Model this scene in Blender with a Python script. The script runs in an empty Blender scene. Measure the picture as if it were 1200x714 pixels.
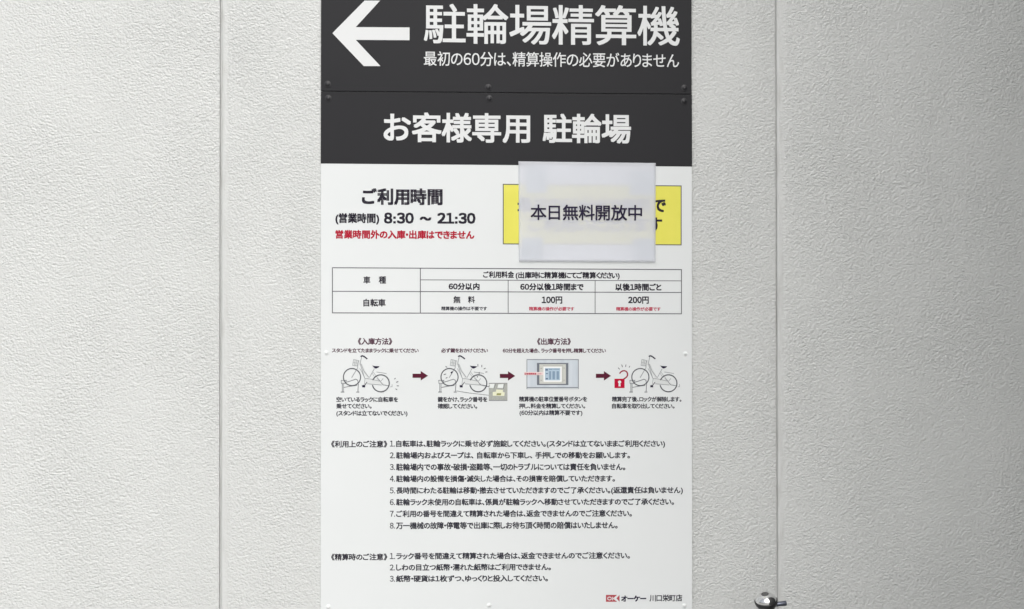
import bpy, bmesh, math, random
import numpy as np
from mathutils import Vector, Matrix

random.seed(7)
S = bpy.context.scene
COL = S.collection

# ------------------------------------------------------------------ camera
D = 1.613                       # metres from lens to wall
FPX = 35.0 / 36.0 * 1200.0
YAW, PITCH, ROLL = math.radians(1.4), math.radians(0.43), math.radians(-0.05)
CAM = Vector((-D * math.tan(YAW), -D, 1.50 - D * math.tan(PITCH)))
Rm = (Matrix.Rotation(-YAW, 3, 'Z') @ Matrix.Rotation(math.pi / 2 + PITCH, 3, 'X') @ Matrix.Rotation(ROLL, 3, 'Z'))
cam = bpy.data.cameras.new('camera')
cam.lens = 35.0; cam.sensor_width = 36.0
cam.clip_start = 0.05; cam.clip_end = 200.0
camo = bpy.data.objects.new('camera', cam); COL.objects.link(camo)
camo.matrix_world = Matrix.Translation(CAM) @ Rm.to_4x4()
S.camera = camo

# ------------------------------------------------------------------ sky and sun (bright overcast)
EL, AZ = 50.0, 12.0            # sun height, and how far to the left of straight out from the wall
w = bpy.data.worlds.new('World'); S.world = w; w.use_nodes = True
nt = w.node_tree; nt.nodes.clear()
sky = nt.nodes.new('ShaderNodeTexSky'); sky.sky_type = 'NISHITA'; sky.sun_disc = False
sky.sun_elevation = math.radians(EL); sky.sun_rotation = math.radians(180 - AZ)
sky.air_density = 1.0; sky.dust_density = 5.0; sky.ozone_density = 1.0
hs = nt.nodes.new('ShaderNodeHueSaturation'); hs.inputs['Saturation'].default_value = 0.22
bg = nt.nodes.new('ShaderNodeBackground'); bg.inputs['Strength'].default_value = 0.14
wo = nt.nodes.new('ShaderNodeOutputWorld')
nt.links.new(sky.outputs[0], hs.inputs['Color']); nt.links.new(hs.outputs[0], bg.inputs[0]); nt.links.new(bg.outputs[0], wo.inputs[0])
sl = bpy.data.lights.new('sun', 'SUN'); sl.energy = 1.5; sl.angle = math.radians(70); sl.color = (1.0, 0.975, 0.94)
so = bpy.data.objects.new('sun', sl); COL.objects.link(so)
tosun = Vector((math.sin(math.radians(AZ)) * math.cos(math.radians(EL)), -math.cos(math.radians(AZ)) * math.cos(math.radians(EL)), math.sin(math.radians(EL))))
so.rotation_euler = tosun.to_track_quat('Z', 'Y').to_euler(); so.location = tosun * 8

S.view_settings.view_transform = 'Standard'; S.view_settings.look = 'None'
S.view_settings.exposure = 0.26; S.view_settings.gamma = 1.0
S.view_settings.use_curve_mapping = False
S.cycles.max_bounces = 8

# ------------------------------------------------------------------ helpers
def P(px, py, h=0.0):
    """point of the plane h metres in front of the wall that the photograph shows at (px, py)"""
    d = Rm @ Vector(((px - 600.0) / FPX, -(py - 357.0) / FPX, -1.0))
    t = (-h - CAM.y) / d.y
    return CAM + d * t

def slope(y):
    return 0.0104 - 2.1e-5 * y

def lin(v):
    v /= 255.0
    return v / 12.92 if v <= 0.04045 else ((v + 0.055) / 1.055) ** 2.4

def ink(r, g, b, k=0.95):
    return (lin(r) * k, lin(g) * k, lin(b) * k, 1.0)

def tag(o, label=None, cat=None, group=None, kind=None):
    if label: o['label'] = label
    if cat: o['category'] = cat
    if group: o['group'] = group
    if kind: o['kind'] = kind
    return o

def empty(name, loc=(0, 0, 0)):
    o = bpy.data.objects.new(name, None); COL.objects.link(o); o.location = loc
    o.empty_display_size = 0.02
    return o

def link_mesh(name, me, mat, parent=None):
    o = bpy.data.objects.new(name, me); COL.objects.link(o)
    if mat is not None:
        me.materials.clear(); me.materials.append(mat)
    if parent is not None:
        o.parent = parent
        o.matrix_parent_inverse = Matrix.Translation(-parent.location)
    return o

def mesh_obj(name, verts, faces, mat, parent=None, smooth=False):
    me = bpy.data.meshes.new(name); me.from_pydata([tuple(v) for v in verts], [], faces); me.update()
    if smooth:
        for p in me.polygons: p.use_smooth = True
    return link_mesh(name, me, mat, parent)

def bm_obj(name, bm, mat, parent=None, smooth=False):
    bmesh.ops.recalc_face_normals(bm, faces=bm.faces)
    me = bpy.data.meshes.new(name); bm.to_mesh(me); bm.free()
    if smooth:
        for p in me.polygons: p.use_smooth = True
    return link_mesh(name, me, mat, parent)

# ------------------------------------------------------------------ materials
def mat(name, col, rough=0.5, metal=0.0, spec=0.5):
    if 'print' in name or 'lettering' in name: rough, spec = 0.55, 0.15   # matt ink
    m = bpy.data.materials.new(name); m.use_nodes = True
    b = m.node_tree.nodes['Principled BSDF']
    b.inputs['Base Color'].default_value = col; b.inputs['Roughness'].default_value = rough
    b.inputs['Metallic'].default_value = metal; b.inputs['Specular IOR Level'].default_value = spec
    return m

def node(m, t, **kw):
    n = m.node_tree.nodes.new(t)
    for k, v in kw.items(): setattr(n, k, v)
    return n

def mottled(name, c1, c2, scale, rough, r_var=0.06, bump=0.0, bump_scale=900, spec=0.5, metal=0.0, stretch=(1, 1, 1)):
    m = mat(name, c1, rough, metal, spec); L = m.node_tree.links.new
    b = m.node_tree.nodes['Principled BSDF']
    tc = node(m, 'ShaderNodeTexCoord'); mp = node(m, 'ShaderNodeMapping'); mp.inputs['Scale'].default_value = stretch
    L(tc.outputs['Object'], mp.inputs[0])
    n = node(m, 'ShaderNodeTexNoise'); n.inputs['Scale'].default_value = scale; n.inputs['Detail'].default_value = 5
    L(mp.outputs[0], n.inputs['Vector'])
    r = node(m, 'ShaderNodeValToRGB'); r.color_ramp.elements[0].position = 0.3; r.color_ramp.elements[1].position = 0.7
    r.color_ramp.elements[0].color = c1; r.color_ramp.elements[1].color = c2
    L(n.outputs[0], r.inputs[0]); L(r.outputs[0], b.inputs['Base Color'])
    mr = node(m, 'ShaderNodeMapRange'); mr.inputs['To Min'].default_value = rough - r_var; mr.inputs['To Max'].default_value = rough + r_var
    L(n.outputs[0], mr.inputs[0]); L(mr.outputs[0], b.inputs['Roughness'])
    if bump > 0:
        n2 = node(m, 'ShaderNodeTexNoise'); n2.inputs['Scale'].default_value = bump_scale; n2.inputs['Detail'].default_value = 3
        L(tc.outputs['Object'], n2.inputs['Vector'])
        bp = node(m, 'ShaderNodeBump'); bp.inputs['Strength'].default_value = 1.0; bp.inputs['Distance'].default_value = bump
        L(n2.outputs[0], bp.inputs['Height']); L(bp.outputs[0], b.inputs['Normal'])
    return m

WALLC = (0.598, 0.611, 0.603, 1)
WALLC2 = (0.572, 0.586, 0.577, 1)

def wall_material(name, relief):
    """painted sheet metal with an embossed stucco grain; the grain fades out at the smooth lip of the panel"""
    m = mat(name, WALLC, 0.42, 0, 0.5); L = m.node_tree.links.new
    b = m.node_tree.nodes['Principled BSDF']
    tc = node(m, 'ShaderNodeTexCoord')
    mp = node(m, 'ShaderNodeMapping'); mp.inputs['Scale'].default_value = (1.0, 1.0, 1.2)
    mp.inputs['Rotation'].default_value = (0, math.radians(-14), 0)
    L(tc.outputs['Object'], mp.inputs[0])
    warp = node(m, 'ShaderNodeTexNoise'); warp.inputs['Scale'].default_value = 160; warp.inputs['Detail'].default_value = 2
    L(mp.outputs[0], warp.inputs['Vector'])
    wm = node(m, 'ShaderNodeVectorMath', operation='MULTIPLY_ADD')
    wm.inputs[1].default_value = (0.0025, 0.0025, 0.0025)
    L(warp.outputs['Color'], wm.inputs[0]); L(mp.outputs[0], wm.inputs[2])
    n1 = node(m, 'ShaderNodeTexNoise'); n1.inputs['Scale'].default_value = 265; n1.inputs['Detail'].default_value = 3
    n1.inputs['Roughness'].default_value = 0.5
    L(wm.outputs[0], n1.inputs['Vector'])
    v = node(m, 'ShaderNodeTexVoronoi'); v.feature = 'SMOOTH_F1'; v.inputs['Scale'].default_value = 270
    v.inputs['Smoothness'].default_value = 0.6
    L(wm.outputs[0], v.inputs['Vector'])
    r1 = node(m, 'ShaderNodeValToRGB'); r1.color_ramp.interpolation = 'LINEAR'
    r1.color_ramp.elements[0].position = 0.10; r1.color_ramp.elements[1].position = 0.90
    L(n1.outputs[0], r1.inputs[0])
    mx = node(m, 'ShaderNodeMath', operation='MULTIPLY_ADD'); mx.inputs[1].default_value = -0.35
    L(v.outputs['Distance'], mx.inputs[0]); L(r1.outputs[0], mx.inputs[2])
    big = node(m, 'ShaderNodeTexNoise'); big.inputs['Scale'].default_value = 5; big.inputs['Detail'].default_value = 3
    L(tc.outputs['Object'], big.inputs['Vector'])
    bd = node(m, 'ShaderNodeMapRange'); bd.inputs['From Min'].default_value = 0.3; bd.inputs['From Max'].default_value = 0.7
    bd.inputs['To Min'].default_value = 0.55 * relief; bd.inputs['To Max'].default_value = 1.25 * relief
    L(big.outputs[0], bd.inputs[0])
    hm = node(m, 'ShaderNodeMath', operation='MULTIPLY'); L(mx.outputs[0], hm.inputs[0]); L(bd.outputs[0], hm.inputs[1])
    at = node(m, 'ShaderNodeAttribute'); at.attribute_name = 'grain'
    hm2 = node(m, 'ShaderNodeMath', operation='MULTIPLY'); L(hm.outputs[0], hm2.inputs[0]); L(at.outputs['Fac'], hm2.inputs[1])
    bp = node(m, 'ShaderNodeBump'); bp.inputs['Strength'].default_value = 1.0; bp.inputs['Distance'].default_value = 0.0020
    L(hm2.outputs[0], bp.inputs['Height']); L(bp.outputs[0], b.inputs['Normal'])
    # faint streaks and dust in the paint
    mp2 = node(m, 'ShaderNodeMapping'); mp2.inputs['Scale'].default_value = (9, 9, 2.0); L(tc.outputs['Object'], mp2.inputs[0])
    st = node(m, 'ShaderNodeTexNoise'); st.inputs['Scale'].default_value = 1.0; st.inputs['Detail'].default_value = 7
    L(mp2.outputs[0], st.inputs['Vector'])
    cr = node(m, 'ShaderNodeValToRGB'); cr.color_ramp.elements[0].position = 0.35; cr.color_ramp.elements[1].position = 0.65
    cr.color_ramp.elements[0].color = WALLC2; cr.color_ramp.elements[1].color = WALLC
    L(st.outputs[0], cr.inputs[0])
    sp = node(m, 'ShaderNodeTexNoise'); sp.inputs['Scale'].default_value = 240; sp.inputs['Detail'].default_value = 1
    L(tc.outputs['Object'], sp.inputs['Vector'])
    sr = node(m, 'ShaderNodeValToRGB'); sr.color_ramp.elements[0].position = 0.80; sr.color_ramp.elements[1].position = 0.84
    sr.color_ramp.elements[0].color = (0, 0, 0, 1); sr.color_ramp.elements[1].color = (0.6, 0.6, 0.6, 1)
    L(sp.outputs[0], sr.inputs[0])
    mc = node(m, 'ShaderNodeMix', data_type='RGBA'); mc.inputs[7].default_value = (0.20, 0.195, 0.18, 1)
    L(sr.outputs[0], mc.inputs[0]); L(cr.outputs[0], mc.inputs[6])
    # dust lodged in the joints and on the smooth lips
    inv = node(m, 'ShaderNodeMath', operation='SUBTRACT'); inv.inputs[0].default_value = 1.0; L(at.outputs['Fac'], inv.inputs[1])
    mp3 = node(m, 'ShaderNodeMapping'); mp3.inputs['Scale'].default_value = (160, 160, 22); L(tc.outputs['Object'], mp3.inputs[0])
    dn = node(m, 'ShaderNodeTexNoise'); dn.inputs['Scale'].default_value = 1.0; dn.inputs['Detail'].default_value = 4; L(mp3.outputs[0], dn.inputs['Vector'])
    dr = node(m, 'ShaderNodeMapRange'); dr.inputs['From Min'].default_value = 0.45; dr.inputs['From Max'].default_value = 0.8; dr.inputs['To Max'].default_value = 0.45
    L(dn.outputs[0], dr.inputs[0]); dm = node(m, 'ShaderNodeMath', operation='MULTIPLY'); L(dr.outputs[0], dm.inputs[0]); L(inv.outputs[0], dm.inputs[1])
    md = node(m, 'ShaderNodeMix', data_type='RGBA'); md.inputs[7].default_value = (0.30, 0.29, 0.265, 1)
    L(dm.outputs[0], md.inputs[0]); L(mc.outputs[2], md.inputs[6]); L(md.outputs[2], b.inputs['Base Color'])
    return m

M_wall = wall_material('embossed_painted_metal', 1.0)
M_ground = mottled('concrete', (0.30, 0.30, 0.29, 1), (0.36, 0.355, 0.34, 1), 30, 0.9, bump=0.002, bump_scale=160)
M_blocker = mottled('dark_blocker_paint', (0.035, 0.036, 0.036, 1), (0.042, 0.043, 0.042, 1), 8, 0.6)  # for the added block that shades the wall from the right
M_white = mottled('white_sign_face', (0.690, 0.716, 0.720, 1), (0.712, 0.736, 0.740, 1), 5, 0.38, bump=0.00002, bump_scale=60)
M_dark = mottled('charcoal_sign_film', (0.0150, 0.0150, 0.0178, 1), (0.0175, 0.0175, 0.0203, 1), 6, 0.5, bump=0.00002, bump_scale=60, spec=0.22)
M_edge = mat('grey_sign_edge', (0.35, 0.35, 0.34, 1), 0.5)
M_wink = mat('white_lettering', (0.71, 0.725, 0.73, 1), 0.4)
M_bink = mat('black_lettering', ink(46, 42, 54, 0.8), 0.45)
M_gink = mat('soft_black_lettering', ink(58, 58, 68, 0.8), 0.45)
M_mink = mat('maroon_lettering', ink(84, 46, 66, 0.85), 0.45)
M_rink = mat('red_lettering', ink(176, 24, 52), 0.45)
M_rink2 = mat('faded_red_lettering', ink(186, 60, 84), 0.45)
M_line = mat('grey_line_print', ink(92, 92, 98), 0.45)
M_arrow = mat('maroon_arrow_print', ink(92, 26, 50, 0.85), 0.45)
M_yel = mottled('yellow_print', ink(230, 225, 103), ink(226, 221, 97), 40, 0.4)
M_screwd = mat('black_screw_cap', (0.020, 0.020, 0.023, 1), 0.4, 0, 0.35)
M_screww = mat('white_screw_cap', (0.73, 0.755, 0.757, 1), 0.45)

# ------------------------------------------------------------------ ground, wall
g = mesh_obj('ground', [(-30, -60, 0), (30, -60, 0), (30, 0.3, 0), (-30, 0.3, 0)], [(0, 1, 2, 3)], M_ground)
tag(g, kind='structure')

XL = P(257.3, 357).x
XR = P(909.0, 357).x
PW = XR - XL
wall = tag(empty('wall', (0, 0, 0)), 'pale grey wall of embossed metal panels behind the two signs', 'wall')

def panel(x0, x1):
    """one upright panel, smooth lip on its left, rolled edge into the joint at both ends"""
    a, b_ = x0 + 0.0024, x1
    prof = [(a + 0.0004, 0.0060, 0.0), (a + 0.0002, 0.0050, 0.0)]
    for k in range(6):                              # rolled edge of the lip
        t = k / 5 * math.pi / 2
        prof.append((a + 0.0030 * (1 - math.cos(t)), 0.0042 - 0.0036 * math.sin(t), 0.0))
    prof += [(a + 0.0060, 0.0006, 0.38), (a + 0.0100, 0.0005, 0.42), (a + 0.0125, 0.0003, 0.7), (a + 0.0150, 0.0, 1.0)]
    n = 14
    for k in range(1, n): prof.append((a + 0.015 + (b_ - 0.0012 - a - 0.015) * k / n, 0.0, 1.0))
    for k in range(6):
        t = k / 5 * math.pi / 2
        prof.append((b_ - 0.0009 * (1 - math.sin(t)), 0.0009 * (1 - math.cos(t)), 1.0 if k < 4 else 0.3))
    prof += [(b_ - 0.0001, 0.0050, 0.0), (b_ - 0.0004, 0.0060, 0.0)]
    zs = [0.04, 0.9, 1.5, 2.1, 5.8]
    V, F, G = [], [], []
    for z in zs:
        for (x, y, gr) in prof: V.append((x, y, z)); G.append(gr)
    m_ = len(prof)
    for j in range(len(zs) - 1):
        for i in range(m_ - 1):
            q = j * m_ + i
            F.append((q, q + 1, q + m_ + 1, q + m_))
    F.append(tuple(range(m_ - 1, -1, -1))); F.append(tuple(range((len(zs) - 1) * m_, len(zs) * m_)))
    F.append((0, (len(zs) - 1) * m_, len(zs) * m_ - 1, m_ - 1))   # back
    o = mesh_obj('wall_panel', V, F, M_wall, wall)
    me = o.data
    at = me.attributes.new('grain', 'FLOAT', 'POINT'); at.data.foreach_set('value', G)
    for p in me.polygons: p.use_smooth = len(p.vertices) == 4
    return o
for k in range(-2, 3):
    panel(XL + k * PW, XL + (k + 1) * PW)
bm = bmesh.new(); bmesh.ops.create_cube(bm, size=1)
bmesh.ops.scale(bm, vec=(5 * PW, 0.06, 5.7), verts=bm.verts); bmesh.ops.translate(bm, vec=(XL + PW / 2, 0.0350, 2.9), verts=bm.verts)
bm_obj('wall_core', bm, M_wall, wall)

# ------------------------------------------------------------------ flat print, collected in photo pixels on a sign's face
class Print:
    def __init__(s, h):
        s.h = h; s.V = []; s.F = []; s.vs = []; s.fs = []
    def poly(s, pts):
        b = len(s.V); s.vs.append(b); s.fs.append(len(s.F))
        for (x, y) in pts: s.V.append(P(x, y, s.h))
        s.F.append(tuple(range(b, b + len(pts)))[::-1]); s.h += 4e-6
        return s
    def rect(s, x0, y0, x1, y1): return s.poly([(x0, y0), (x1, y0), (x1, y1), (x0, y1)])
    def stroke(s, pts, w):
        """one ribbon with mitred corners"""
        pts = [Vector((float(a), float(b))) for a, b in pts]; L = []; R = []
        for i, p in enumerate(pts):
            d = Vector((0, 0))
            if i > 0: d += (p - pts[i - 1]).normalized()
            if i < len(pts) - 1: d += (pts[i + 1] - p).normalized()
            d.normalize(); n = Vector((-d.y, d.x)); k = 1.0
            if 0 < i < len(pts) - 1:
                e = (pts[i + 1] - p).normalized(); k = 1 / max(0.45, abs(Vector((-e.y, e.x)).dot(n)))
            L.append(p + n * w / 2 * k); R.append(p - n * w / 2 * k)
        b = len(s.V); s.vs.append(b); s.fs.append(len(s.F))
        for a, c in zip(L, R):
            s.V.append(P(a.x, a.y, s.h)); s.V.append(P(c.x, c.y, s.h))
        for i in range(len(pts) - 1):
            q = b + 2 * i; s.F.append((q, q + 2, q + 3, q + 1))
        s.h += 4e-6
        return s
    def arc(s, cx, cy, r, w, a0=0, a1=360, n=40):
        return s.stroke([(cx + r * math.cos(math.radians(a0 + (a1 - a0) * k / n)), cy + r * math.sin(math.radians(a0 + (a1 - a0) * k / n))) for k in range(n + 1)], w)
    def disc(s, cx, cy, rx, ry=None, n=20):
        ry = ry or rx
        return s.poly([(cx + rx * math.cos(2 * math.pi * k / n), cy + ry * math.sin(2 * math.pi * k / n)) for k in range(n)])
    def build(s, name, m, parent): return mesh_obj(name, s.V, s.F, m, parent)
    def build_each(s, name, m, parent):
        """every stroke or shape as an object of its own"""
        for a, b, c, d in zip(s.vs, s.vs[1:] + [len(s.V)], s.fs, s.fs[1:] + [len(s.F)]):
            mesh_obj(name, s.V[a:b], [tuple(i - a for i in f) for f in s.F[c:d]], m, parent)

# ------------------------------------------------------------------ lettering
GL = {}
def load_glyphs(chars, res):
    objs = []
    for c in sorted(chars):
        cu = bpy.data.curves.new('glyph', 'FONT'); cu.body = chr(ord(c) + 0xFEE0) if c.isdigit() else c; cu.resolution_u = res
        o = bpy.data.objects.new('glyph', cu); COL.objects.link(o); objs.append((c, o, cu))
    bpy.context.view_layer.update(); dg = bpy.context.evaluated_depsgraph_get()
    for c, o, cu in objs:
        me = bpy.data.meshes.new_from_object(o.evaluated_get(dg))
        me.calc_loop_triangles()
        v = np.zeros(len(me.vertices) * 3); me.vertices.foreach_get('co', v)
        t = np.zeros(len(me.loop_triangles) * 3, dtype=np.int64); me.loop_triangles.foreach_get('vertices', t)
        GL[(c, res)] = (v.reshape(-1, 3)[:, :2].copy(), t.reshape(-1, 3).copy())
        bpy.data.meshes.remove(me)
    for c, o, cu in objs:
        bpy.data.objects.remove(o); bpy.data.curves.remove(cu)

def is_kanji(c): return '\u4e00' <= c <= '\u9fff'
def is_kana(c): return '\u3040' <= c <= '\u30ff' and c not in '・ー'

LINES = []
def T(parent, m, text, x0, x1, y0, y1, wt=0.02, res=2, h=0.00516, tight=0.10, kern=None):
    """a line whose ink spans x0..x1 and whose characters stand y0..y1 (pixels at its middle)"""
    LINES.append((parent, m, text, x0, x1, y0, y1, wt, res, h, tight))

def build_lines():
    need = {}
    for l in LINES: need.setdefault(l[8], set()).update(set(l[2]) - set(' \u3000'))
    for r, cs in need.items(): load_glyphs(cs, r)
    for (parent, m, text, x0, x1, y0, y1, wt, res, h, tight) in LINES:
        em = 1.0 if wt >= 0.03 else 0.965
        cur = 0.0; parts = []; yk = []
        for c in text:
            if c == ' ': cur += 0.32; continue
            if c == '\u3000': cur += 0.62; continue
            v, t = GL[(c, res)]
            a, b = v[:, 0].min(), v[:, 0].max()
            if is_kanji(c):
                off = cur - a + max(0.02, (em - (b - a)) / 2 * 0.9); adv = max(em, b - a + 0.04)
            elif is_kana(c):
                off = cur - a + tight / 2; adv = (b - a) + tight
            elif c in '、。':
                off = cur - a + 0.03; adv = (b - a) + 0.14
            elif c in '・':
                off = cur - a + 0.06; adv = (b - a) + 0.12
            elif c in '(（《':
                off = cur - a + 0.05; adv = (b - a) + 0.08
            elif c.isdigit():
                adv = max(0.50, b - a + 0.075); off = cur - a + (adv - (b - a)) / 2
            elif c == ':':
                off = cur - a + 0.09; adv = (b - a) + 0.18
            else:
                off = cur - a + 0.04; adv = (b - a) + 0.08
            parts.append((v + np.array([off, 0.0]), t)); cur += adv
            if is_kanji(c): yk.append((v[:, 1].min(), v[:, 1].max()))
        if not yk:
            yk = [(p[0][:, 1].min(), p[0][:, 1].max()) for p in parts]
            lo, hi = min(a for a, b in yk), max(b for a, b in yk)
        else:
            lo, hi = float(np.mean([a for a, b in yk])), float(np.mean([b for a, b in yk]))
        ax = min(p[0][:, 0].min() for p in parts); bx = max(p[0][:, 0].max() for p in parts)
        copies = [(-wt, -wt), (wt, wt), (-wt, wt), (wt, -wt)] if wt > 0 else [(0, 0)]
        V = []; F = []; n = 0
        sl_ = slope((y0 + y1) / 2); xm = (x0 + x1) / 2
        lo -= wt; hi += wt; ax -= wt; bx += wt
        for k, (dx, dy) in enumerate(copies):
            for v, t in parts:
                px = x0 + (v[:, 0] + dx - ax) / (bx - ax) * (x1 - x0)
                py = y1 - (v[:, 1] + dy - lo) / (hi - lo) * (y1 - y0) + sl_ * (px - xm)
                for X, Y in zip(px, py): V.append(P(X, Y, h + k * 2.5e-5))
                F.extend((t + n).tolist()); n += len(v)
        mesh_obj('lettering', V, F, m, parent)

# ------------------------------------------------------------------ sign plates and screws
HF = 0.005                                            # front face of both signs
def plate(name, pts, h0, h1, m, parent, bev=0.0004):
    """a flat sheet with its outline given in pixels on its front face, thickness h0..h1"""
    front = [P(x, y, h1) for x, y in pts]
    bm = bmesh.new(); n = len(pts)
    f = [bm.verts.new(v) for v in front]; b = [bm.verts.new((v.x, -h0, v.z)) for v in front]
    bm.faces.new(f); bm.faces.new(b[::-1])
    for i in range(n): bm.faces.new((f[i], b[i], b[(i + 1) % n], f[(i + 1) % n]))
    if bev: bmesh.ops.bevel(bm, geom=[e for e in bm.edges if e.verts[0] in f and e.verts[1] in f], offset=bev, segments=2, affect='EDGES')
    return bm_obj(name, bm, m, parent)

screw_me = {}
def screw(px, py, m, parent, r=0.0058, label=None):
    if m.name not in screw_me:
        bm = bmesh.new(); prof = [(0, 0.0017), (0.25, 0.00165), (0.45, 0.0013), (0.58, 0.0006), (0.60, 0.0005), (0.90, 0.00048), (1.0, 0.0004), (1.02, -0.0002)]
        ring = 20; rows = []
        c = bm.verts.new((0, 0, prof[0][1]))
        for (q, z) in prof[1:]:
            rows.append([bm.verts.new((q * r * math.cos(2 * math.pi * k / ring), q * r * math.sin(2 * math.pi * k / ring), z)) for k in range(ring)])
        for k in range(ring): bm.faces.new((c, rows[0][k], rows[0][(k + 1) % ring]))
        for a, b in zip(rows, rows[1:]):
            for k in range(ring): bm.faces.new((a[k], b[k], b[(k + 1) % ring], a[(k + 1) % ring]))
        bmesh.ops.recalc_face_normals(bm, faces=bm.faces)
        me = bpy.data.meshes.new('screw'); bm.to_mesh(me); bm.free(); me.materials.append(m)
        for p in me.polygons: p.use_smooth = True
        screw_me[m.name] = me
    o = bpy.data.objects.new('screw', screw_me[m.name]); COL.objects.link(o)
    o.parent = parent
    loc = P(px, py, HF)
    o.matrix_parent_inverse = Matrix.Translation(-parent.location)
    o.matrix_basis = Matrix.Translation(loc) @ Matrix.Rotation(math.pi / 2, 4, 'X') @ Matrix.Rotation(random.random() * 3, 4, 'Z')
    return o

# --- upper sign
up = tag(empty('arrow_sign', P(593, 109, 0)), 'charcoal sign plate with a white left arrow above the white rules sign', 'sign')
o = plate('sign_plate', [(376.2, -45.0), (810.4, -43.0), (810.6, 110.25), (376.0, 106.55)], 0.001, HF, M_dark, up)
pr = Print(HF + 0.00015)
pr.poly([(389.5, 39.0), (427.2, 0.8), (445.4, 0.8), (416.9, 31.9), (479.9, 32.3), (479.9, 47.3), (416.9, 46.9), (445.8, 77.6), (426.3, 77.6)])
pr.build('arrow', M_wink, up)
T(up, M_wink, '駐輪場精算機', 496.7, 796.6, 5.8, 52.4, 0.010, 4)
T(up, M_wink, '最初の60分は、精算操作の必要がありません', 496.7, 795.8, 61.6, 78.4, 0.006, 3)
for p_ in ((383.9, 99.0), (572.2, 102.7), (802.3, 103.4)): screw(*p_, M_screwd, up)

# --- lower sign: white face with its charcoal header
lo = tag(empty('rules_sign', P(593, 760, 0)), 'tall white sign of bicycle parking rules with a charcoal header and a price table', 'sign')
plate('sign_plate', [(376.0, 107.5), (810.7, 111.2), (811.2, 790.0), (375.7, 790.0)], 0.001, HF, M_white, lo)
plate('header_film', [(376.0, 107.45), (810.8, 111.15), (811.1, 195.4), (375.8, 191.8)], HF - 0.0015, HF + 0.0001, M_dark, lo, 0.0)
for p_ in ((384.7, 115.5), (573.4, 115.9), (801.8, 119.2)): screw(*p_, M_screwd, lo)
for p_ in ((382.6, 413.6), (803.0, 414.6), (384.5, 711.5), (573.0, 709.5), (802.0, 710.0)): screw(*p_, M_screww, lo, 0.0040)

T(lo, M_wink, 'お客様専用', 449.5, 621.3, 133.0, 167.2, 0.021, 4)
T(lo, M_wink, '駐輪場', 635.9, 739.5, 133.6, 168.0, 0.021, 4)
T(lo, M_bink, 'ご利用時間', 424.1, 518.7, 221.4, 240.4, 0.040, 3, tight=0.09)
T(lo, M_bink, '(営業時間)', 393.0, 444.4, 250.0, 261.6, 0.04)
T(lo, M_bink, '8:30', 449.9, 485.0, 249.2, 262.3, 0.038)
T(lo, M_bink, '～', 491.7, 505.7, 253.9, 258.9, 0.05)
T(lo, M_bink, '21:30', 512.4, 557.3, 249.4, 262.5, 0.04)
T(lo, M_rink, '営業時間外の入庫・出庫はできません', 393.0, 555.9, 270.0, 280.2, 0.036)

yb = tag(empty('notice_panel', P(694, 287, HF)), 'yellow panel printed with a black outline'); yb.parent = lo; yb.matrix_parent_inverse = Matrix.Translation(-lo.location)
pr = Print(HF + 0.00012); pr.poly([(589.2, 215.6), (798.8, 217.5), (798.8, 287.7), (589.2, 286.5)]); pr.build('outline', M_line, yb)
pr = Print(HF + 0.00015); pr.poly([(590.3, 216.7), (797.7, 218.6), (797.7, 286.6), (590.3, 285.4)]); pr.build('yellow_field', M_yel, yb)
T(yb, M_bink, '最初の60分まで無料で', 606.5, 780.5, 231.6, 249.2, 0.032, 3, h=HF + 0.0002, tight=0.08)
T(yb, M_bink, 'ご利用いただけます', 619.0, 776.0, 254.4, 272.2, 0.032, 3, h=HF + 0.0002, tight=0.08)

# price table
tb = empty('price_table', P(594, 368, HF)); tb.parent = lo; tb.matrix_parent_inverse = Matrix.Translation(-lo.location)
pr = Print(HF + 0.00015)
pr.stroke([(389.5, 313.9), (798.6, 316.1), (798.6, 367.9), (389.5, 366.8), (389.5, 313.6)], 1.0)
pr.stroke([(492.6, 314.2), (492.6, 367.2)], 1.0)
pr.stroke([(492.6, 328.1), (798.6, 329.3)], 0.8)
pr.stroke([(389.5, 341.5), (798.6, 342.9)], 0.9)
pr.stroke([(595.5, 328.6), (595.5, 367.4)], 0.8)
pr.stroke([(697.4, 329.0), (697.4, 367.6)], 0.8)
pr.build_each('table_line', M_line, tb)
T(tb, M_bink, '車', 425.8, 434.0, 323.9, 332.6, 0.022)
T(tb, M_bink, '種', 443.8, 452.4, 323.9, 332.6, 0.022)
T(tb, M_bink, '自転車', 425.8, 451.9, 350.4, 359.4, 0.024)
T(tb, M_bink, 'ご利用料金', 566.1, 602.4, 318.2, 325.8, 0.032, tight=0.09)
T(tb, M_bink, '(出庫時に精算機にてご精算ください)', 604.2, 726.2, 318.8, 326.6, 0.032, tight=0.04)
T(tb, M_bink, '60分以内', 525.7, 562.0, 331.8, 339.9, 0.036)
T(tb, M_bink, '60分以後1時間まで', 609.6, 683.9, 332.2, 340.5, 0.036)
T(tb, M_bink, '以後1時間ごと', 721.1, 775.1, 332.5, 340.9, 0.036)
T(tb, M_bink, '無', 531.4, 539.6, 347.1, 355.5, 0.024)
T(tb, M_bink, '料', 548.4, 556.6, 347.1, 355.5, 0.024)
T(tb, M_gink, '精算機の操作は不要です', 517.1, 570.7, 359.4, 364.0, 0.026)
T(tb, M_bink, '100円', 634.9, 658.9, 347.5, 356.1, 0.036)
T(tb, M_rink2, '精算機の操作が必要です', 619.9, 673.0, 359.7, 364.3, 0.026)
T(tb, M_bink, '200円', 736.1, 760.3, 347.6, 356.2, 0.036)
T(tb, M_rink2, '精算機の操作が必要です', 722.0, 774.2, 359.9, 364.5, 0.026)

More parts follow.
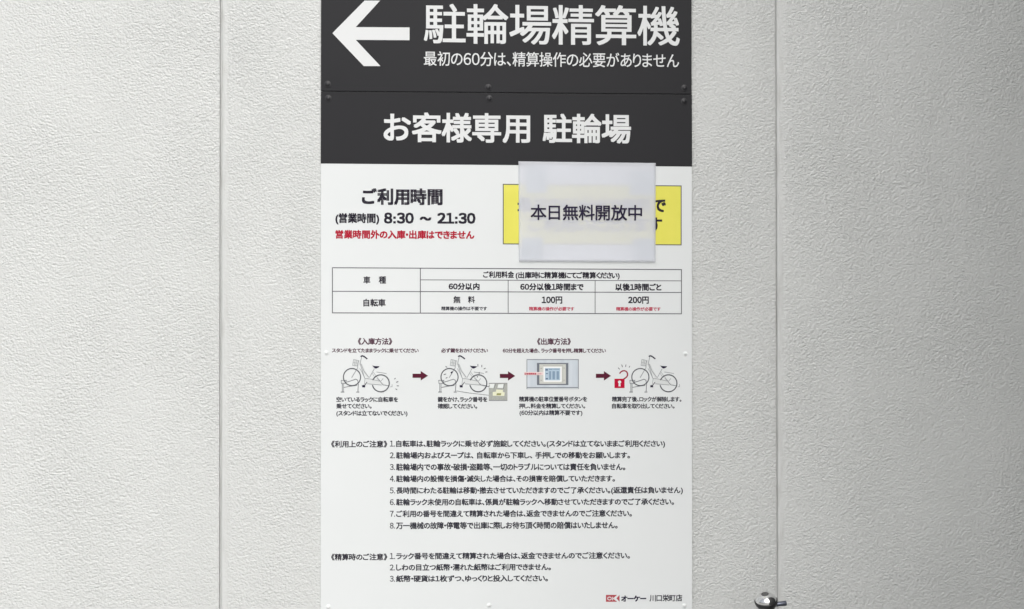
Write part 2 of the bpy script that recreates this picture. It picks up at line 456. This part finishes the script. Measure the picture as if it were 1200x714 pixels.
# headings and captions of the picture row
T(lo, M_mink, '《入庫方法》', 419.4, 459.6, 396.2, 404.2, 0.024)
T(lo, M_mink, '《出庫方法》', 629.4, 668.9, 396.3, 404.4, 0.024)
T(lo, M_mink, 'スタンドを立てたままラックに乗せてください', 388.8, 490.6, 408.2, 413.4, 0.026, tight=0.09)
T(lo, M_mink, '必ず鍵をおかけください', 517.1, 571.8, 408.2, 413.5, 0.026, tight=0.09)
T(lo, M_mink, '60分を超えた場合、', 589.2, 632.4, 408.4, 413.7, 0.026, tight=0.09)
T(lo, M_mink, 'ラック番号を押し精算してください', 634.0, 710.1, 408.4, 413.7, 0.026, tight=0.09)
T(lo, M_gink, '空いているラックに自転車を', 394.1, 466.5, 465.2, 471.3, 0.029, tight=0.09)
T(lo, M_gink, '乗せてください。', 394.1, 435.5, 473.0, 479.1, 0.029, tight=0.09)
T(lo, M_gink, '(スタンドは立てないでください)', 394.1, 477.5, 481.2, 487.2, 0.029, tight=0.09)
T(lo, M_gink, '鍵をかけ、ラック番号を', 512.9, 571.2, 465.2, 471.3, 0.029, tight=0.09)
T(lo, M_gink, '確認してください。', 512.9, 559.3, 473.0, 479.1, 0.029, tight=0.09)
T(lo, M_gink, '精算機の駐車位置番号ボタンを', 608.2, 688.1, 464.8, 470.9, 0.029, tight=0.09)
T(lo, M_gink, '押し、料金を精算してください。', 608.2, 685.8, 472.9, 478.9, 0.029, tight=0.09)
T(lo, M_gink, '(60分以内は精算不要です)', 608.8, 682.5, 480.9, 486.9, 0.029, tight=0.09)
T(lo, M_gink, '精算完了後、ロックが解除します。', 717.1, 798.5, 464.9, 471.0, 0.029, tight=0.09)
T(lo, M_gink, '自転車を取り出してください。', 717.1, 790.5, 473.0, 479.0, 0.029, tight=0.09)

def flow_arrow(x0, x1, y):
    pr = Print(HF + 0.00015); hx = x0 + (x1 - x0) * 0.53
    pr.poly([(x0, y - 2.4), (hx, y - 2.4), (hx, y - 5.6), (x1, y), (hx, y + 5.6), (hx, y + 2.4), (x0, y + 2.4)])
    pr.build('flow_arrow', M_arrow, lo)
flow_arrow(483.4, 501.6, 440.5); flow_arrow(585.7, 603.8, 440.7); flow_arrow(698.3, 716.0, 440.6)

M_tyre = mat('dark_grey_print', ink(84, 86, 92), 0.45)
M_navy = mat('near_black_print', ink(40, 34, 58), 0.45)
M_frame = mat('pale_grey_line_print', ink(150, 154, 157), 0.45)
M_mid = mat('mid_grey_line_print', ink(118, 121, 126), 0.45)
M_tint = mat('light_tint_print', ink(214, 217, 217), 0.45)
def bicycle_drawing(x0, sx, variant):
    q = empty('bicycle_drawing', P(x0 + 30, 460, HF)); q.parent = lo; q.matrix_parent_inverse = Matrix.Translation(-lo.location)
    def c(pts): return [(x0 + u / 13.73 * sx, 410 + v / 13.73) for u, v in pts]
    p = Print(HF + 0.00010)
    p.stroke(c([(392, 240), (440, 350), (505, 460)]), 2.6); p.stroke(c([(360, 170), (355, 250)]), 1.6); p.stroke(c([(70, 518), (140, 518)]), 3.4)
    p.poly(c([(262, 160), (345, 176), (322, 258), (254, 250)])); p.poly(c([(450, 470), (530, 470), (700, 512), (820, 575), (720, 566), (485, 548)]))
    p.build_each('grey_tint', M_tint, q)
    p = Print(HF + 0.00014)
    for l_, w_ in (([(395, 120), (380, 180), (372, 230), (445, 460)], 0.8), ([(385, 225), (430, 340), (510, 445)], 0.8), ([(365, 300), (400, 360), (450, 470), (440, 560)], 0.6),
                   ([(600, 305), (520, 450)], 0.7), ([(325, 300), (235, 450)], 0.9), ([(340, 180), (330, 300)], 0.8),
                   ([(265, 155), (350, 175), (322, 262), (250, 252), (265, 155)], 0.6), ([(290, 165), (278, 256)], 0.5), ([(315, 170), (300, 258)], 0.5), ([(258, 205), (335, 218)], 0.5),
                   ([(450, 462), (530, 470), (700, 508)], 0.7), ([(485, 548), (720, 568)], 0.7), ([(560, 370), (600, 430)], 0.5), ([(635, 358), (795, 382)], 0.7), ([(575, 350), (610, 400), (700, 510)], 0.5),
                   ([(885, 555), (886, 595), (855, 597)], 0.6)):
        p.stroke(c(l_), w_)
    p.build_each('frame_line', M_frame, q)
    p = Print(HF + 0.00022)
    for l_, w_ in (([(65, 492), (150, 492), (130, 545), (70, 545), (65, 488)], 0.7), ([(130, 527), (210, 505), (300, 474), (332, 490), (342, 560), (335, 672)], 0.85),
                   ([(84, 550), (84, 675)], 0.8), ([(104, 550), (104, 675)], 0.6), ([(110, 606), (210, 588), (320, 572)], 0.8), ([(58, 681), (116, 681)], 1.0), ([(308, 681), (356, 681)], 0.9),
                   ([(640, 460), (700, 512), (742, 462)], 0.5), ([(700, 520), (742, 566), (830, 580)], 0.7)):
        p.stroke(c(l_), w_)
    p.build_each('stand_line', M_mid, q)
    p = Print(HF + 0.0003)
    a, b = c([(240, 440)])[0]; p.arc(a, b, 10.05, 1.2)
    a, b = c([(703, 540)])[0]; p.arc(a, b, 9.95, 1.3, -159, 168)
    p.build_each('wheel_outline', M_tyre, q)
    p = Print(HF + 0.00032); p.stroke(c([(482, 520), (442, 575)]), 0.9); p.build('crank_line', M_tyre, q)
    p = Print(HF + 0.00034)
    tk = []
    if variant == 1: tk = [((922, 475), (940, 455)), ((950, 525), (985, 510)), ((960, 580), (995, 582)), ((940, 627), (968, 646))]
    for t in tk: p.stroke(c(t), 0.8)
    if variant == 2:
        z = lambda pts: [(505 + u / 10.99, 410 + v / 10.99) for u, v in pts]
        for t in (((187, 212), (209, 228)), ((165, 321), (195, 312)), ((190, 369), (212, 355)), ((605, 185), (605, 215)), ((655, 195), (655, 225)), ((680, 248), (705, 235)), ((700, 289), (727, 284)), ((622, 288), (620, 312)), ((602, 338), (595, 357))):
            p.stroke(z(t), 0.8)
        p.stroke(z([(330, 530), (500, 558), (745, 586)]), 0.45); p.stroke(z([(620, 450), (745, 475)]), 0.5)
    p.build_each('motion_line', M_tyre, q)
    p = Print(HF + 0.00038)
    p.stroke(c([(380, 112), (395, 100), (412, 98), (440, 112), (487, 148)]), 1.5); p.build('handle_grip', M_navy, q); p = Print(HF + 0.00038)
    p.poly(c([(565, 253), (600, 262), (645, 264), (682, 266), (668, 285), (625, 303), (598, 292)])); p.build('saddle', M_navy, q); p = Print(HF + 0.00038)
    p.poly(c([(402, 574), (430, 566), (450, 575), (452, 606), (405, 604)]))
    if variant == 2: p.stroke([(505 + 257 / 10.99, 410 + 303 / 10.99), (505 + 279 / 10.99, 410 + 280 / 10.99)], 1.5)
    p.build_each('pedal', M_navy, q)
bicycle_drawing(395.0, 1.0, 1)
bicycle_drawing(509.3, 1.0, 2)
bicycle_drawing(733.4, 0.975, 3)

# small picture of the rack number plate
rp = empty('rack_picture', P(583, 470, HF)); rp.parent = lo; rp.matrix_parent_inverse = Matrix.Translation(-lo.location)
zz = lambda pts: [(505 + u / 10.99, 410 + v / 10.99) for u, v in pts]
p = Print(HF + 0.00014); p.poly(zz([(745, 430), (985, 430), (985, 655), (745, 655)])); p.build('background', mottled('grey_photo_print', ink(176, 178, 172), ink(160, 163, 158), 500, 0.45), rp)
p = Print(HF + 0.0002)
p.poly(zz([(750, 440), (820, 440), (806, 495), (750, 490)])); p.poly(zz([(868, 445), (936, 442), (926, 495), (856, 490)]))
p.build_each('pale_shape', mat('white_photo_print', ink(228, 232, 230), 0.45), rp)
p = Print(HF + 0.00024); p.poly(zz([(796, 545), (838, 540), (840, 512), (928, 516), (926, 545), (952, 550), (945, 596), (795, 592)])); p.build_each('number_plate', mat('cream_photo_print', ink(226, 227, 200), 0.45), rp)
p = Print(HF + 0.00028); p.poly(zz([(850, 560), (906, 560), (900, 586), (843, 586)])); p.build('number_print', mat('olive_print', ink(150, 152, 96), 0.45), rp)
p = Print(HF + 0.00028); p.stroke(zz([(745, 654), (985, 654)]), 0.7); p.stroke(zz([(985, 430), (745, 431)]), 0.5); p.stroke(zz([(830, 440), (812, 500)]), 0.6); p.stroke(zz([(946, 440), (935, 505)]), 0.6); p.build_each('dark_line', M_mid, rp)

# picture of the payment machine
mp_ = empty('machine_picture', P(648, 457, HF)); mp_.parent = lo; mp_.matrix_parent_inverse = Matrix.Translation(-lo.location)
zm = lambda x0, y0, x1, y1: [(605 + x0 / 14.12, 415 + y0 / 14.12), (605 + x1 / 14.12, 415 + y0 / 14.12), (605 + x1 / 14.12, 415 + y1 / 14.12), (605 + x0 / 14.12, 415 + y1 / 14.12)]
def zp(name, h, m, *rs):
    p = Print(HF + h)
    for r in rs: p.poly(zm(*r))
    p.build_each(name, m, mp_)
zp('machine_edge', 0.00013, mat('grey_photo_edge', ink(128, 134, 142), 0.45), (170, 86, 1034, 582))
zp('machine_front', 0.00016, mottled('blue_grey_photo_print', ink(190, 199, 207), ink(208, 215, 222), 90, 0.4, stretch=(1, 1, 0.15)), (182, 100, 1020, 548))
zp('machine_front', 0.00018, mat('light_grey_photo_print', ink(214, 218, 220), 0.45), (182, 566, 1024, 580))
zp('display_frame', 0.0002, mat('slate_photo_print', ink(112, 117, 126), 0.45), (342, 148, 862, 514))
zp('display_plate', 0.00024, mat('beige_photo_print', ink(202, 203, 197), 0.45), (382, 168, 822, 494))
zp('display_groove', 0.00027, mat('taupe_photo_print', ink(160, 160, 156), 0.45), (440, 186, 770, 192), (768, 192, 774, 478), (400, 232, 428, 244), (400, 428, 428, 440), (780, 228, 804, 238), (780, 428, 804, 438))
zp('display_border', 0.0003, mat('bright_photo_print', ink(240, 242, 242), 0.45), (450, 210, 752, 460))
zp('screen', 0.00034, mat('screen_blue_print', ink(176, 196, 212), 0.45), (474, 232, 728, 436))
zp('screen_text', 0.00038, mat('screen_slate_print', ink(130, 154, 176), 0.45), (540, 245, 600, 262), (610, 245, 715, 258), (545, 285, 575, 420), (600, 285, 640, 420), (668, 285, 706, 420))
zp('screen_text', 0.00042, mat('screen_dark_print', ink(92, 112, 138), 0.45), (482, 248, 524, 276), (490, 318, 524, 332), (488, 398, 524, 420))
zp('label_strip', 0.00045, mat('pink_white_print', ink(232, 214, 212), 0.45), (132, 298, 452, 350))
T(mp_, M_rink2, '駐輪場精算機', 614.6, 628.6, 436.9, 439.5, 0.02, 2, h=HF + 0.0005)
T(mp_, M_rink2, 'コチラ', 629.4, 634.4, 437.2, 439.3, 0.01, 2, h=HF + 0.0005)

# open red padlock
pk = empty('padlock_drawing', P(726, 455, HF)); pk.parent = lo; pk.matrix_parent_inverse = Matrix.Translation(-lo.location)
zl = lambda pts: [(710 + u / 12.63, 410 + v / 12.63) for u, v in pts]
M_lock = mat('red_print', ink(184, 8, 52), 0.4)
p = Print(HF + 0.00014); p.poly(zl([(127, 430), (277, 430), (277, 567), (127, 567)])); p.build('lock_body', M_lock, pk)
p = Print(HF + 0.0002); p.stroke(zl([(203, 354), (218, 332), (245, 315), (275, 310), (303, 322), (320, 348), (321, 378), (308, 402), (288, 420), (262, 434)]), 1.5); p.build('shackle', mat('dark_red_print', ink(150, 30, 56), 0.4), pk)
p = Print(HF + 0.00022); a, b = zl([(203, 478)])[0]; p.disc(a, b, 1.9, 1.8); p.poly(zl([(192, 488), (214, 488), (219, 542), (187, 542)])); p.build_each('keyhole', M_wink, pk)
p = Print(HF + 0.00022)
for t in (((180, 265), (205, 290)), ((234, 220), (247, 258)), ((298, 218), (292, 255)), ((355, 240), (344, 262))): p.stroke(zl(t), 0.8)
p.build_each('motion_line', M_tyre, pk)

# the numbered rules
N1 = ['1.|自転車は、駐輪ラックに乗せ必ず施錠してください。(スタンドは立てないままご利用ください)|779.4',
      '2.|駐輪場内およびスープは、 自転車から下車し、 手押しでの移動をお願いします。|738.2',
      '3.|駐輪場内での事故・破損・盗難等、一切のトラブルについては責任を負いません。|732.8',
      '4.|駐輪場内の設備を損傷・滅失した場合は、その損害を賠償していただきます。|720.7',
      '5.|長時間にわたる駐輪は移動・撤去させていただきますのでご了承ください。(返還責任は負いません)|800.3',
      '6.|駐輪ラック未使用の自転車は、係員が駐輪ラックへ移動させていただきますのでご了承ください。|789.9',
      '7.|ご利用の番号を間違えて精算された場合は、返金できませんのでご注意ください。|740.5',
      '8.|万一機械の故障・停電等で出庫に際しお待ち頂く時間の賠償はいたしません。|723.8']
Y1 = [520.1, 533.8, 547.5, 561.2, 575.0, 588.7, 602.3, 616.2]
N2 = ['1.|ラック番号を間違えて精算された場合は、返金できませんのでご注意ください。|738.2',
      '2.|しわの目立つ紙幣・濡れた紙幣はご利用できません。|645.6',
      '3.|紙幣・硬貨は1枚ずつ、ゆっくりと投入してください。|642.1']
Y2 = [651.9, 665.2, 678.4]
for rows, ys in ((N1, Y1), (N2, Y2)):
    for r, y in zip(rows, ys):
        n_, t_, xe = r.split('|'); xe = float(xe)
        ym = y + slope(y) * ((464 + xe) / 2 - 460)
        T(lo, M_gink, n_, 456.8, 462.9, y - 3.5, y + 3.4, 0.012)
        T(lo, M_gink, t_, 464.2, xe, ym - 3.9, ym + 3.9, 0.027)
T(lo, M_bink, '《利用上のご注意》', 388.0, 453.8, 516.7, 524.4, 0.024)
T(lo, M_bink, '《精算時のご注意》', 388.0, 453.8, 648.9, 656.8, 0.024)

# shop logo
lg = empty('shop_logo', P(755, 706, HF)); lg.parent = lo; lg.matrix_parent_inverse = Matrix.Translation(-lo.location)
zo = lambda pts: [(700 + u / 10.91, 690 + v / 10.91) for u, v in pts]
M_lr = mat('logo_red', ink(172, 66, 74), 0.45)
p = Print(HF + 0.00014); p.poly(zo([(110, 80), (250, 80), (232, 100), (216, 124), (232, 146), (252, 168), (110, 168)])); p.poly(zo([(284, 80), (284, 168), (244, 124)])); p.build_each('logo_field', M_lr, lg)
p = Print(HF + 0.0002); a, b = zo([(156, 126)])[0]
p.stroke([(a + 2.15 * math.cos(t * math.pi / 12), b + 1.75 * math.sin(t * math.pi / 12)) for t in range(25)], 0.85)
p.stroke(zo([(196, 104), (196, 150)]), 0.9); p.stroke(zo([(238, 98), (206, 126), (238, 152)]), 0.8); p.build_each('logo_letter', M_wink, lg)
T(lg, M_navy, 'オーケー', 727.9, 757.4, 698.0, 705.2, 0.045)
T(lg, M_gink, '川口栄町店', 761.2, 799.5, 697.3, 704.9, 0.026)

# ------------------------------------------------------------------ taped paper notice over the yellow panel
def paper_material():
    m = mat('white_copier_paper', (0.84, 0.86, 0.92, 1), 0.45, 0, 0.3); L = m.node_tree.links.new
    b = m.node_tree.nodes['Principled BSDF']; out = m.node_tree.nodes['Material Output']
    tr = node(m, 'ShaderNodeBsdfTransparent'); mx = node(m, 'ShaderNodeMixShader'); mx.inputs[0].default_value = 0.48
    L(tr.outputs[0], mx.inputs[1]); L(b.outputs[0], mx.inputs[2]); L(mx.outputs[0], out.inputs['Surface'])
    tc = node(m, 'ShaderNodeTexCoord'); n = node(m, 'ShaderNodeTexNoise'); n.inputs['Scale'].default_value = 18; n.inputs['Detail'].default_value = 4
    L(tc.outputs['Object'], n.inputs['Vector'])
    bp = node(m, 'ShaderNodeBump'); bp.inputs['Distance'].default_value = 0.0007; L(n.outputs[0], bp.inputs['Height']); L(bp.outputs[0], b.inputs['Normal'])
    return m
pn = tag(empty('paper_notice', P(688, 307, HF)), 'white paper notice taped over the yellow panel of the rules sign', 'notice')
HP = 0.0068
corners = [(607.6, 189.2), (768.3, 191.2), (768.2, 307.0), (608.2, 306.4)]
NX, NY = 48, 36
V = []; F = []
for side in (0, 1):
    for j in range(NY + 1):
        for i in range(NX + 1):
            u, v = i / NX, j / NY
            x = (1 - v) * ((1 - u) * corners[0][0] + u * corners[1][0]) + v * ((1 - u) * corners[3][0] + u * corners[2][0])
            y = (1 - u) * ((1 - v) * corners[0][1] + v * corners[3][1]) + u * ((1 - v) * corners[1][1] + v * corners[2][1])
            lift = 0.0016 * u ** 6 * (1 - abs(2 * v - 0.7)) * (1 if abs(2 * v - 0.7) < 1 else 0) + 0.0022 * (1 - u) ** 7 * math.exp(-((v - 0.83) / 0.12) ** 2)
            lift += 0.0009 * v ** 8 + 0.0005 * math.sin(5.2 * u + 1.0) * math.sin(3.6 * v + 0.4)
            lift += 0.0018 * math.exp(-((u) / 0.05) ** 2 - (v / 0.04) ** 2)
            h = HP + max(lift, -0.0004) + (0.00012 if side == 0 else 0.0)
            V.append(P(x, y, h))
W_ = NX + 1; O_ = W_ * (NY + 1)
for j in range(NY):
    for i in range(NX):
        q = j * W_ + i
        F.append((q, q + W_, q + W_ + 1, q + 1)); F.append((O_ + q, O_ + q + 1, O_ + q + W_ + 1, O_ + q + W_))
rim = [i for i in range(NX)] + [NX + j * W_ for j in range(NY)] + [NY * W_ + NX - i for i in range(NX)] + [(NY - j) * W_ for j in range(NY)]
for a, b in zip(rim, rim[1:] + rim[:1]): F.append((a, b, b + O_, a + O_))
sheet = mesh_obj('paper_sheet', V, F, paper_material(), pn, smooth=True)
T(pn, M_navy, '本日無料開放中', 621.7, 752.5, 240.4, 258.3, 0.014, 3, h=HP + 0.0009)
M_tape = mat('grey_adhesive_tape', (0.38, 0.47, 0.50, 1), 0.4)
for r in ((617, 193.5, 641, 226), (737.5, 200.5, 767.0, 228.5), (612, 279, 636, 304), (741, 280, 766.5, 304)):
    plate('adhesive_tape', [(r[0], r[1]), (r[2], r[1]), (r[2], r[3]), (r[0], r[3])], HF + 0.0006, HF + 0.0010, M_tape, pn, 0.0)

build_lines()

# ------------------------------------------------------------------ bicycle bell at the foot of the frame
M_chrome = mottled('chrome', (0.80, 0.80, 0.80, 1), (0.74, 0.74, 0.75, 1), 60, 0.10, 0.03, metal=1.0)
M_black = mat('black_plastic', (0.018, 0.018, 0.020, 1), 0.32)
M_lever = mat('gunmetal_lever', (0.10, 0.11, 0.14, 1), 0.3, 0.7)
HB = 0.11
K = (D - HB) / FPX                                   # metres per pixel at the bell
bc = P(897.6, 704.2, HB)
bell = tag(empty('bicycle_bell', bc), 'chrome bicycle bell with a black base at the bottom edge before the right joint', 'bell')
TILT = Matrix.Translation(bc) @ Matrix.Rotation(math.radians(11), 4, 'X') @ Matrix.Rotation(math.radians(-11), 4, 'Y')
def lathe(name, prof, m, parent, mtx, n=48, smooth=True):
    V = []; F = []
    for (r, z) in prof:
        for k in range(n): V.append(mtx @ Vector((r * math.cos(2 * math.pi * k / n), r * math.sin(2 * math.pi * k / n), z)))
    for j in range(len(prof) - 1):
        for k in range(n):
            a = j * n + k; b = j * n + (k + 1) % n; F.append((a, b, b + n, a + n))
    F.append(tuple(range(n))[::-1]); F.append(tuple(range((len(prof) - 1) * n, len(prof) * n)))
    o = mesh_obj(name, V, F, m, parent, smooth)
    bm = bmesh.new(); bm.from_mesh(o.data); bmesh.ops.recalc_face_normals(bm, faces=bm.faces); bm.to_mesh(o.data); bm.free()
    if smooth:
        for p in o.data.polygons: p.use_smooth = True
        o.data.set_sharp_from_angle(angle=math.radians(38))
    return o
R_ = 13.4 * K
dome = [(R_ * 0.90, -0.0005), (R_ * 0.93, 0.0), (R_ * 0.93, 0.0006), (R_ * 0.915, 0.0014)]
for k in range(1, 13):
    t = k / 13 * math.pi / 2
    dome.append((R_ * 0.915 * math.cos(t) ** 0.85, 0.0014 + 0.0098 * math.sin(t)))
dome = [d for d in dome if d[0] > 0.0052] + [(0.0052, 0.0113)]
lathe('dome', dome, M_chrome, bell, TILT)
lathe('dome_cap', [(0.0054, 0.0105), (0.0056, 0.0116), (0.0051, 0.0120), (0.0047, 0.0118), (0.0044, 0.0116), (0.0001, 0.0115)], mat('dull_cap', (0.07, 0.07, 0.07, 1), 0.4), bell, TILT)
lathe('base', [(0.0001, -0.0140), (R_ * 0.60, -0.0140), (R_ * 0.70, -0.0115), (R_ * 0.86, -0.0075), (R_ * 0.96, -0.0045), (R_ * 1.0, -0.0010), (R_ * 1.0, 0.0006), (R_ * 0.95, 0.0012), (R_ * 0.93, -0.0006), (0.001, -0.0006)], M_black, bell, TILT)
lathe('clamp', [(0.0001, -0.042), (0.0075, -0.042), (0.0085, -0.040), (0.0085, -0.0125), (0.0001, -0.0125)], M_black, bell, TILT, 24)
l0 = P(905.5, 708.9, HB + 0.004); l1 = P(921.6, 706.9, HB + 0.004)
d_ = (l1 - l0); ln = d_.length; q_ = Matrix.Translation(l0) @ d_.to_track_quat('Z', 'Y').to_matrix().to_4x4()
rl = 3.0 * K
lathe('lever', [(0.0001, 0), (rl * 0.9, 0.0), (rl * 0.92, ln * 0.5), (rl, ln - 0.0015), (rl * 0.93, ln - 0.0004), (rl * 0.7, ln), (0.0001, ln)], M_lever, bell, q_, 24)
hz = bc.z - 0.050
hb0 = Matrix.Translation((bc.x - 0.10, bc.y - 0.004, hz)) @ Matrix.Rotation(math.pi / 2, 4, 'Y')
hbar = tag(empty('bicycle_handlebar', (bc.x, bc.y, hz)), 'steel bicycle handlebar with a black grip under the chrome bell', 'handlebar')
lathe('handlebar_tube', [(0.0001, 0), (0.011, 0.0), (0.011, 0.42), (0.0001, 0.42)], M_chrome, hbar, hb0, 24)
lathe('grip', [(0.0001, 0.30), (0.016, 0.30), (0.0165, 0.305), (0.0165, 0.425), (0.015, 0.43), (0.0001, 0.43)], M_black, hbar, hb0, 24)
lathe('stem', [(0.0001, -0.98), (0.0125, -0.98), (0.0125, 0.0), (0.0001, 0.0)], M_chrome, hbar, Matrix.Translation((bc.x - 0.09, bc.y - 0.004, hz)), 24)

# ------------------------------------------------------------------ added, unseen dark pier just right of the frame: it shades the wall's right side
px_ = P(1200, 357).x + 0.045
bm = bmesh.new(); bmesh.ops.create_cube(bm, size=1)
bmesh.ops.scale(bm, vec=(0.30, 1.80, 6.0), verts=bm.verts); bmesh.ops.translate(bm, vec=(px_ + 0.15, -0.90 - 0.001, 3.0), verts=bm.verts)
bmesh.ops.bevel(bm, geom=bm.edges[:], offset=0.01, segments=2, affect='EDGES')
blocker = bm_obj('added_blocker', bm, M_blocker)
tag(blocker, 'tall added dark pier standing against the right end of the wall', 'blocker')
